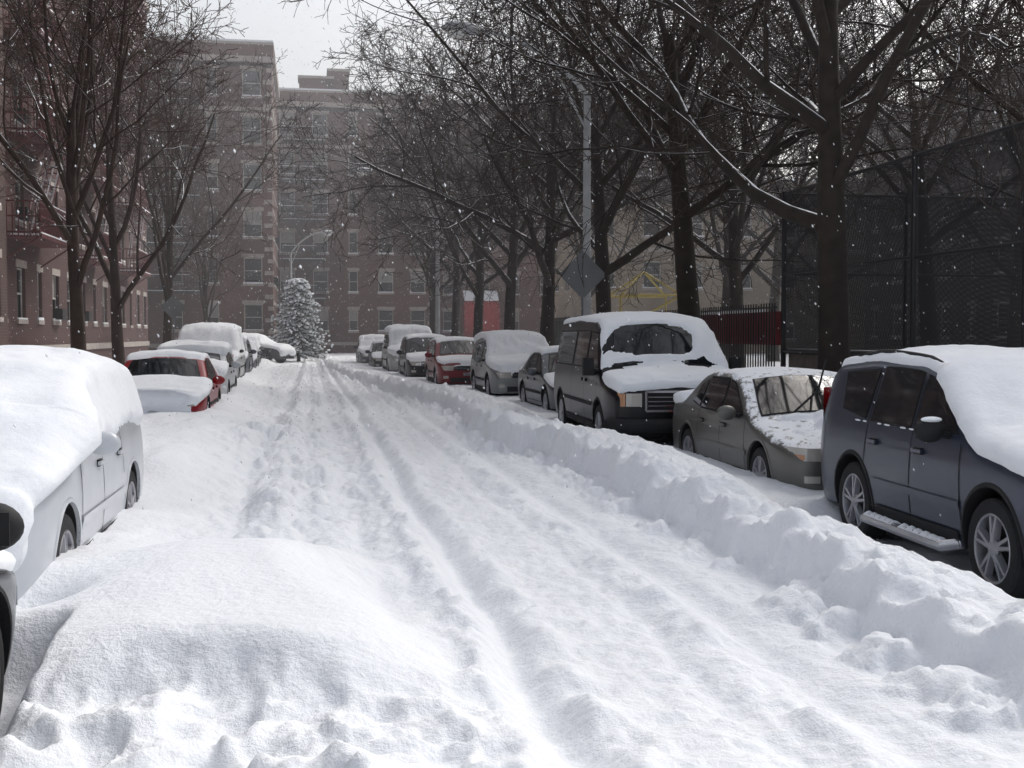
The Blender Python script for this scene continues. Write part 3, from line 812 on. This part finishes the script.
aw.grid(P,0); aw.grid([[(x,y-.05,z+.16) for (x,y,z) in r] for r in P[4:]],1)
aw.box((13.6,95.08,2.1),(2.8,.04,.35),0); aw.box((12.2,96,3.2),(.05,1.7,1.9),0);aw.box((15.0,96,3.2),(.05,1.7,1.9),0)
aw.box((13.6,96.8,1.2),(2.6,.08,2.0),0)
aw.build('storefront_awning',[RED,CSNOW],None,True)
building(16.5,40,72,84,3,3.2,.6,'SW',bw=3.0,lint=False).build('school_building',[BRICK3]+BM[1:])
building(34,60,40,70,4,3.2,.8,'WS').build('brick_apartment_building',[BRICK2]+BM[1:])

# ------------------------------------------------------------------ trees
def gen_tree(seed,H=14,r0=.26,fork=.22,cnt=(10,7,6,5,4),ang=(45,70),up=.05,limb=.52,mat=BARK,twig=TWIG,rmin=.0075):
    rg=random.Random(seed); V_=[]; F_=[]; M_=[]
    nsegs=[8,8,6,4,3,2]; wand=[.05,.17,.22,.26,.28,.3]; sides=[14,9,6,5,3,3]
    ups=[.02,up,up*.8,up*.5,.03,.02]
    def rv():
        while True:
            v=Vector((rg.uniform(-1,1),rg.uniform(-1,1),rg.uniform(-1,1)))
            if .05<v.length<1: return v
    def br(p,d,r,L,lev):
        ns=nsegs[lev]; pts=[p.copy()];rads=[r];dirs=[d.copy()]
        end=.45 if lev==0 else (.3 if lev<4 else .5)
        for i in range(ns):
            d=(d+rv()*wand[lev]+Vector((0,0,ups[lev]))).normalized()
            p=p+d*(L/ns); pts.append(p.copy()); rads.append(max(rmin,r*(1-(1-end)*(i+1)/ns))); dirs.append(d.copy())
        if lev==0:
            rads[0]*=1.35; 
        n=sides[lev]; b=len(V_)
        ref=Vector((1,0,0)) if abs(dirs[0].x)<.7 else Vector((0,1,0))
        for i,pp in enumerate(pts):
            dd=dirs[i]; a=(ref-dd*ref.dot(dd)).normalized(); ref=a; c_=dd.cross(a)
            for k in range(n):
                t=6.28318*k/n; rr=rads[i]*(1+(.08*math.sin(k*2.1+i) if lev<2 else 0))
                V_.append((pp.x+(a.x*math.cos(t)+c_.x*math.sin(t))*rr,pp.y+(a.y*math.cos(t)+c_.y*math.sin(t))*rr,pp.z+(a.z*math.cos(t)+c_.z*math.sin(t))*rr))
        for i in range(ns):
            for k in range(n):
                k2=(k+1)%n; F_.append((b+i*n+k,b+i*n+k2,b+(i+1)*n+k2,b+(i+1)*n+k)); M_.append(1 if lev>=4 else 0)
        if lev>=len(cnt): return
        nchild=cnt[lev]
        az0=rg.uniform(0,6.28)
        for k in range(nchild):
            if lev==0: t=fork/.5+(1-fork/.5)*((k+.5)/nchild)**.9
            else: t=.18+.82*(k+rg.random())/nchild
            t=min(t,.999); x=t*ns; i=int(x); f=x-i
            pp=pts[i].lerp(pts[i+1],f); rr=rads[i]*(1-f)+rads[i+1]*f; dd=dirs[i+1]
            az=az0+k*2.4+rg.uniform(-.5,.5)
            a=Vector((1,0,0)) if abs(dd.x)<.7 else Vector((0,1,0)); a=(a-dd*a.dot(dd)).normalized(); c_=dd.cross(a)
            if lev==0: an=R(rg.uniform(ang[0],ang[1]))*(1-.45*(k/nchild))
            else: an=R(rg.uniform(28,62))
            nd=dd*math.cos(an)+(a*math.cos(az)+c_*math.sin(az))*math.sin(an)
            if lev==0: LL=H*limb*rg.uniform(.85,1.15)*(1-.25*t*t)
            else: LL=L*rg.uniform(.42,.66)*(1.12-.45*t)
            br(pp,nd.normalized(),max(rmin,rr*(rg.uniform(.5,.68) if lev==0 else rg.uniform(.42,.6))),LL,lev+1)
    br(Vector((0,0,-.2)),Vector((0,0,1)),r0,H*.5,0)
    me=bpy.data.meshes.new('tree_mesh'); me.from_pydata(V_,[],F_); me.materials.append(mat); me.materials.append(twig)
    me.polygons.foreach_set('material_index',M_)
    me.polygons.foreach_set('use_smooth',[True]*len(F_)); me.update()
    return me
TR=[gen_tree(11,15,.27,.2,ang=(48,74)),gen_tree(22,16,.27,.24,ang=(42,68)),gen_tree(35,15,.25,.2,ang=(50,72))]
TB=[gen_tree(61,15,.26,.2,cnt=(10,6,5,4,3),ang=(46,72),rmin=.012),gen_tree(72,16,.26,.2,cnt=(9,6,5,4,3),ang=(42,70),rmin=.012)]
TL=[gen_tree(44,12.5,.17,.17,cnt=(9,6,5,4,3),ang=(22,42),up=.09,limb=.5,mat=BARK2,twig=TWIG2),gen_tree(57,12.5,.17,.15,cnt=(8,6,5,4,3),ang=(20,40),up=.09,limb=.52,mat=BARK2,twig=TWIG2)]
def tree(me,x,y,rz,s=1,name='bare_tree'):
    o=bpy.data.objects.new(name,me); o.location=(x,y,.3); o.rotation_euler=(0,0,rz); o.scale=(s,s,s); link(o)
tree(TR[0],8.0,17.5,.6); tree(TR[1],8.0,24.6,2.0); tree(TR[2],7.9,31.6,1.0,1); tree(TR[0],7.8,39.3,3.0,1.0); tree(TB[1],7.7,46.5,4.4)
tree(TB[0],7.5,54,2.5); tree(TB[1],7.3,61,5.1,.95); tree(TB[0],7.0,69,.3,.95)
tree(TR[2],15.5,22,.7,.95); tree(TR[1],17,31,1.7,1); tree(TB[0],15,42,2.8,1); tree(TB[1],20,50,4,1.05); tree(TB[0],13.5,58,5,1)
tree(TB[0],24,38,1.1,1.05); tree(TB[1],26,58,.2,1.1); tree(TR[0],14,13,3.6,.9); tree(TB[1],20,17,3.1,1)
tree(TB[0],12.5,34,5.1,.95)
tree(TL[0],-5.0,27.6,.4,1.05); tree(TL[1],-5.0,33.3,2.2,1.0); tree(TL[0],-5.0,44,3.1,1.05); tree(TL[1],-5.0,60,4.0,.8)

# snow covered conifer
def conifer():
    mb=MB(); rg=random.Random(3)
    mb.tube([(0,0,0),(0,0,5)],[.12,.02],8,0)
    for k in range(520):
        z=.5+4.6*(k/520)**.85; Rr=(1.95)*(1-(z-.3)/5.3)**.7+.08
        a=k*2.39996+rg.uniform(-.3,.3); L=Rr*rg.uniform(.5,1.3)
        d=Vector((math.cos(a),math.sin(a),-.15)); p0=Vector((0,0,z)); p1=p0+d*L
        s=Vector((-math.sin(a),math.cos(a),0))
        for t in(.35,.55,.75,.95):
            c_=p0.lerp(p1,t); w=.20*(1.2-t)+.06
            q=[c_-s*w+Vector((0,0,-.08)),c_+d*.22+Vector((0,0,-.06)),c_+s*w+Vector((0,0,-.08)),c_-d*.15+Vector((0,0,.03))]
            mb.add(q,[(0,1,2,3)],1)
            if rg.random()<.85:
                c2=c_+d*.04; r_=w*.75
                mb.ell((c2.x,c2.y,c2.z+.03),(r_,r_,.07),2,6,4)
    o=mb.build('snowy_conifer_tree',[BARK,simple('needle_mat',(.04,.06,.045),.9),CSNOW]); o.location=(-.7,75.5,.1)
conifer()

# ------------------------------------------------------------------ fence right
def chainmat():
    m,nt,b=newmat('chain_link_mat')
    b.inputs['Base Color'].default_value=(.016,.017,.02,1); b.inputs['Roughness'].default_value=.7
    tc=N(nt,'ShaderNodeTexCoord'); sp=N(nt,'ShaderNodeSeparateXYZ'); nt.links.new(tc.outputs['Object'],sp.inputs[0])
    hs=N(nt,'ShaderNodeMath',operation='ADD'); nt.links.new(sp.outputs['X'],hs.inputs[0]); nt.links.new(sp.outputs['Y'],hs.inputs[1])
    outs=[]
    for op in('ADD','SUBTRACT'):
        a=N(nt,'ShaderNodeMath',operation=op); nt.links.new(hs.outputs[0],a.inputs[0]); nt.links.new(sp.outputs['Z'],a.inputs[1])
        mlt=N(nt,'ShaderNodeMath',operation='MULTIPLY'); mlt.inputs[1].default_value=27; nt.links.new(a.outputs[0],mlt.inputs[0])
        fr=N(nt,'ShaderNodeMath',operation='FRACT'); nt.links.new(mlt.outputs[0],fr.inputs[0])
        lt=N(nt,'ShaderNodeMath',operation='LESS_THAN'); lt.inputs[1].default_value=.40; nt.links.new(fr.outputs[0],lt.inputs[0]); outs.append(lt)
    mx=N(nt,'ShaderNodeMath',operation='MAXIMUM'); nt.links.new(outs[0].outputs[0],mx.inputs[0]); nt.links.new(outs[1].outputs[0],mx.inputs[1])
    nt.links.new(mx.outputs[0],b.inputs['Alpha'])
    return m
CHAIN=chainmat()
CONC=snowy('concrete_mat',(.13,.11,.095),.8,.2,.5,2,.9)
fb=MB(); FX=10.0; zb=1.35; zt_=4.75
ysf=[6.0,9.2,12.4,15.6,18.8,22.0,24.4]
for y in ysf: fb.tube([(FX,y,0),(FX,y,zt_+.05)],[.06,.055],10,0)
for z in(zb+.06,(zb+zt_)/2,zt_): fb.tube([(FX,6,z),(FX,24.4,z)],[.035,.035],8,0)
fb.add([(FX+.01,6,zb),(FX+.01,24.4,zb),(FX+.01,24.4,zt_),(FX+.01,6,zt_)],[(0,1,2,3)],1)
xsf=[12.8,16,19.2,22.4,25.6]
for x in xsf: fb.tube([(x,24.4,0),(x,24.4,zt_+.05)],[.05,.045],10,0)
for z in(zb+.06,(zb+zt_)/2,zt_): fb.tube([(FX,24.4,z),(25.6,24.4,z)],[.028,.028],8,0)
fb.add([(FX,24.41,zb),(25.6,24.41,zb),(25.6,24.41,zt_),(FX,24.41,zt_)],[(0,1,2,3)],1)
fb.build('chain_link_fence',[BLACKM,CHAIN])
wb=MB(); hbox(wb,FX+.08,FX+.42,5,24.3,-.2,1.4,0); hbox(wb,FX+.05,FX+.45,5,24.3,1.402,1.46,1)
hbox(wb,FX+.42,26,24.45,24.7,-.2,1.1,0)
wb.build('concrete_wall',[CONC,CSNOW])
pf=MB(); 
for k in range(150):
    y=24.9+k*.16; pf.box((FX,y,1.3),(.025,.025,2.3),0)
for z in(.5,2.35): pf.box((FX,36.8,z),(.04,24,.04),0)
REDP=snowy('red_panel_mat',(.15,.012,.016),.6,.2,.5,2,.6)
pf.box((FX+.3,28.3,1.9),(.03,6.4,.75),1); pf.box((FX+.3,28.6,2.33),(.16,4.4,.10),2)
pf.build('iron_picket_fence',[BLACKM,REDP,CSNOW])
YEL=simple('yellow_paint_mat',(.42,.32,.06),.5)
pg=MB()
for (x,y) in((12.6,48),(15.2,48),(12.6,50.2),(15.2,50.2)): pg.tube([(x,y,0),(x,y,3.4)],[.045,.045],8,0)
for (a,b) in(((12.6,48,3.4),(13.9,49.1,4.4)),((15.2,48,3.4),(13.9,49.1,4.4)),((12.6,50.2,3.4),(13.9,49.1,4.4)),((15.2,50.2,3.4),(13.9,49.1,4.4)),((12.6,48,3.4),(15.2,48,3.4)),((12.6,50.2,3.4),(15.2,50.2,3.4)),((12.6,48,2.0),(15.2,48,3.4)),((12.6,48,1.6),(10.9,48,.3)),((15.2,48,2),(15.2,50.2,2)),((12.6,48,2),(15.2,48,2))):
    pg.tube([a,b],[.045,.045],8,0)
for k in range(6): pg.beam((11.2+.25*k,47.6,.45+.2*k),(11.2+.25*k,48.4,.45+.2*k),.06,.06,0)
pg.box((13.9,49.1,1.7),(2.5,2.1,.1),0); pg.box((13.9,49.1,1.79),(2.4,2.0,.08),1)
pg.build('playground_climber',[YEL,CSNOW],None,True)

# ------------------------------------------------------------------ lamps & signs
LENS=simple('lens_mat',(.8,.8,.78),.2)
def lamp(x,y,dirx,H=9.3,arm=3.3,name='street_lamp'):
    mb=MB()
    mb.tube([(0,0,0),(0,0,.5),(0,0,.55),(0,0,H-1.3)],[.16,.15,.12,.085],14,0)
    pts=[];rd=[]
    for k in range(13):
        t=k/12; pts.append((dirx*arm*t,0,H-1.35+1.5*math.sin(t*math.pi/2)**.8)); rd.append(.06-.015*t)
    mb.tube(pts,rd,8,0)
    mb.tube([(0,0,H-2.2),(dirx*arm*.28,0,H-.75)],[.03,.03],6,0)
    hx=dirx*(arm+.3)
    q=Matrix.Rotation(R(-4)*dirx,3,'Y')
    mb.ell((hx,0,H+.15),(.50,.20,.14),0,16,10,q); mb.ell((hx+dirx*.08,0,H+.05),(.28,.16,.15),1,14,8,q); mb.ell((hx,0,H+.26),(.42,.16,.08),2,14,6,q)
    o=mb.build(name,[GALV,LENS,CSNOW],None,True); o.location=(x,y,0)
lamp(6.75,29.0,-1,8.95,2.8); lamp(6.1,57.9,-1,9.4,3.2); lamp(-1.3,86,1,8.8,2.2); 
SIGNM=simple('sign_back_mat',(.15,.155,.16),.6)
def sign(x,y,zc,s,name='traffic_sign'):
    mb=MB()
    mb.tube([(0,0,0),(0,0,zc+s*.75)],[.03,.03],8,0)
    r=s*.707; vs=[]
    for dy in(-.035,-.045):
        for k in range(4):
            for da in(-.10,.10):
                a=math.pi/2*k+da
                vs.append((r*math.cos(a),dy-.02,zc+r*math.sin(a)))
    mb.add(vs,[tuple(range(8)),tuple(range(15,7,-1))]+[(i,(i+1)%8,8+(i+1)%8,8+i) for i in range(8)],0)
    for dz in(-.2,.2): mb.box((0,-.02,zc+dz*s),(.10,.05,.03),0)
    o=mb.build(name,[SIGNM]); o.location=(x,y,0)
sign(6.5,28.4,3.2,.76); sign(-4.6,42.5,2.7,.55)

# ------------------------------------------------------------------ falling snow
rg=np.random.RandomState(4)
nf=26000
FY=7+82*rg.rand(nf)**.75; FXx=(rg.rand(nf)-.5)*2*(FY*.55+1)+FY*.165; FZ=rg.rand(nf)*(FY*.42+2)
fr=.0032+.0055*rg.rand(nf)**2+.00014*FY
base=np.array([[1,0,0],[-1,0,0],[0,1,0],[0,-1,0],[-.5,0,1.7],[.5,0,-1.7]],float)
Cc=np.stack([FXx,FY,FZ],-1)
VV=(Cc[:,None,:]+base[None]*fr[:,None,None]+rg.randn(nf,6,3)*.0010).reshape(-1,3)
tf=np.array([[0,2,4],[2,1,4],[1,3,4],[3,0,4],[2,0,5],[1,2,5],[3,1,5],[0,3,5]])
FF=(np.arange(nf)[:,None,None]*6+tf[None]).reshape(-1,3)
me=bpy.data.meshes.new('falling_snow'); me.from_pydata(VV.tolist(),[],FF.tolist()); me.materials.append(simple('snowflake_mat',(.8,.81,.83),.9))
link(bpy.data.objects.new('falling_snow',me))
# blowing-snow haze: a real volume down the street
hz=MB(); hbox(hz,-90,90,24,190,-1,45,0)
m=bpy.data.materials.new('haze_mat'); m.use_nodes=True; nt=m.node_tree; nt.nodes.remove(nt.nodes['Principled BSDF'])
vs=nt.nodes.new('ShaderNodeVolumeScatter'); vs.inputs['Density'].default_value=.0046; vs.inputs['Anisotropy'].default_value=.2; vs.inputs['Color'].default_value=(.95,.96,1,1)
nt.links.new(vs.outputs[0],nt.nodes['Material Output'].inputs['Volume'])
hz.build('blowing_snow_haze',[m])

# ------------------------------------------------------------------ light
w=bpy.data.worlds.new('World'); scene.world=w; w.use_nodes=True; nt=w.node_tree
bg=nt.nodes['Background']; sky=nt.nodes.new('ShaderNodeTexSky'); sky.sky_type='NISHITA'; sky.sun_disc=False
sky.sun_elevation=R(46); sky.sun_rotation=R(50); sky.dust_density=5; sky.air_density=1.0; sky.ozone_density=1
hs=nt.nodes.new('ShaderNodeHueSaturation'); hs.inputs['Saturation'].default_value=.42
nt.links.new(sky.outputs[0],hs.inputs['Color']); nt.links.new(hs.outputs[0],bg.inputs['Color']); bg.inputs['Strength'].default_value=.205
sl=bpy.data.lights.new('sun','SUN'); sl.energy=1.5; sl.angle=R(18); sl.color=(1,.99,.98)
so=bpy.data.objects.new('sun',sl); link(so)
az=R(50); el=R(46)
d=Vector((math.sin(az)*math.cos(el),math.cos(az)*math.cos(el),math.sin(el)))
so.rotation_euler=d.to_track_quat('Z','Y').to_euler()

# ------------------------------------------------------------------ camera
cd=bpy.data.cameras.new('camera'); cd.lens=36*1200/1024; cd.sensor_width=36; cd.clip_end=5000; cd.clip_start=.05
co=bpy.data.objects.new('camera',cd); link(co); co.location=(0,0,1.75)
co.rotation_euler=(R(90-2.34),0,R(-9.55))
scene.camera=co
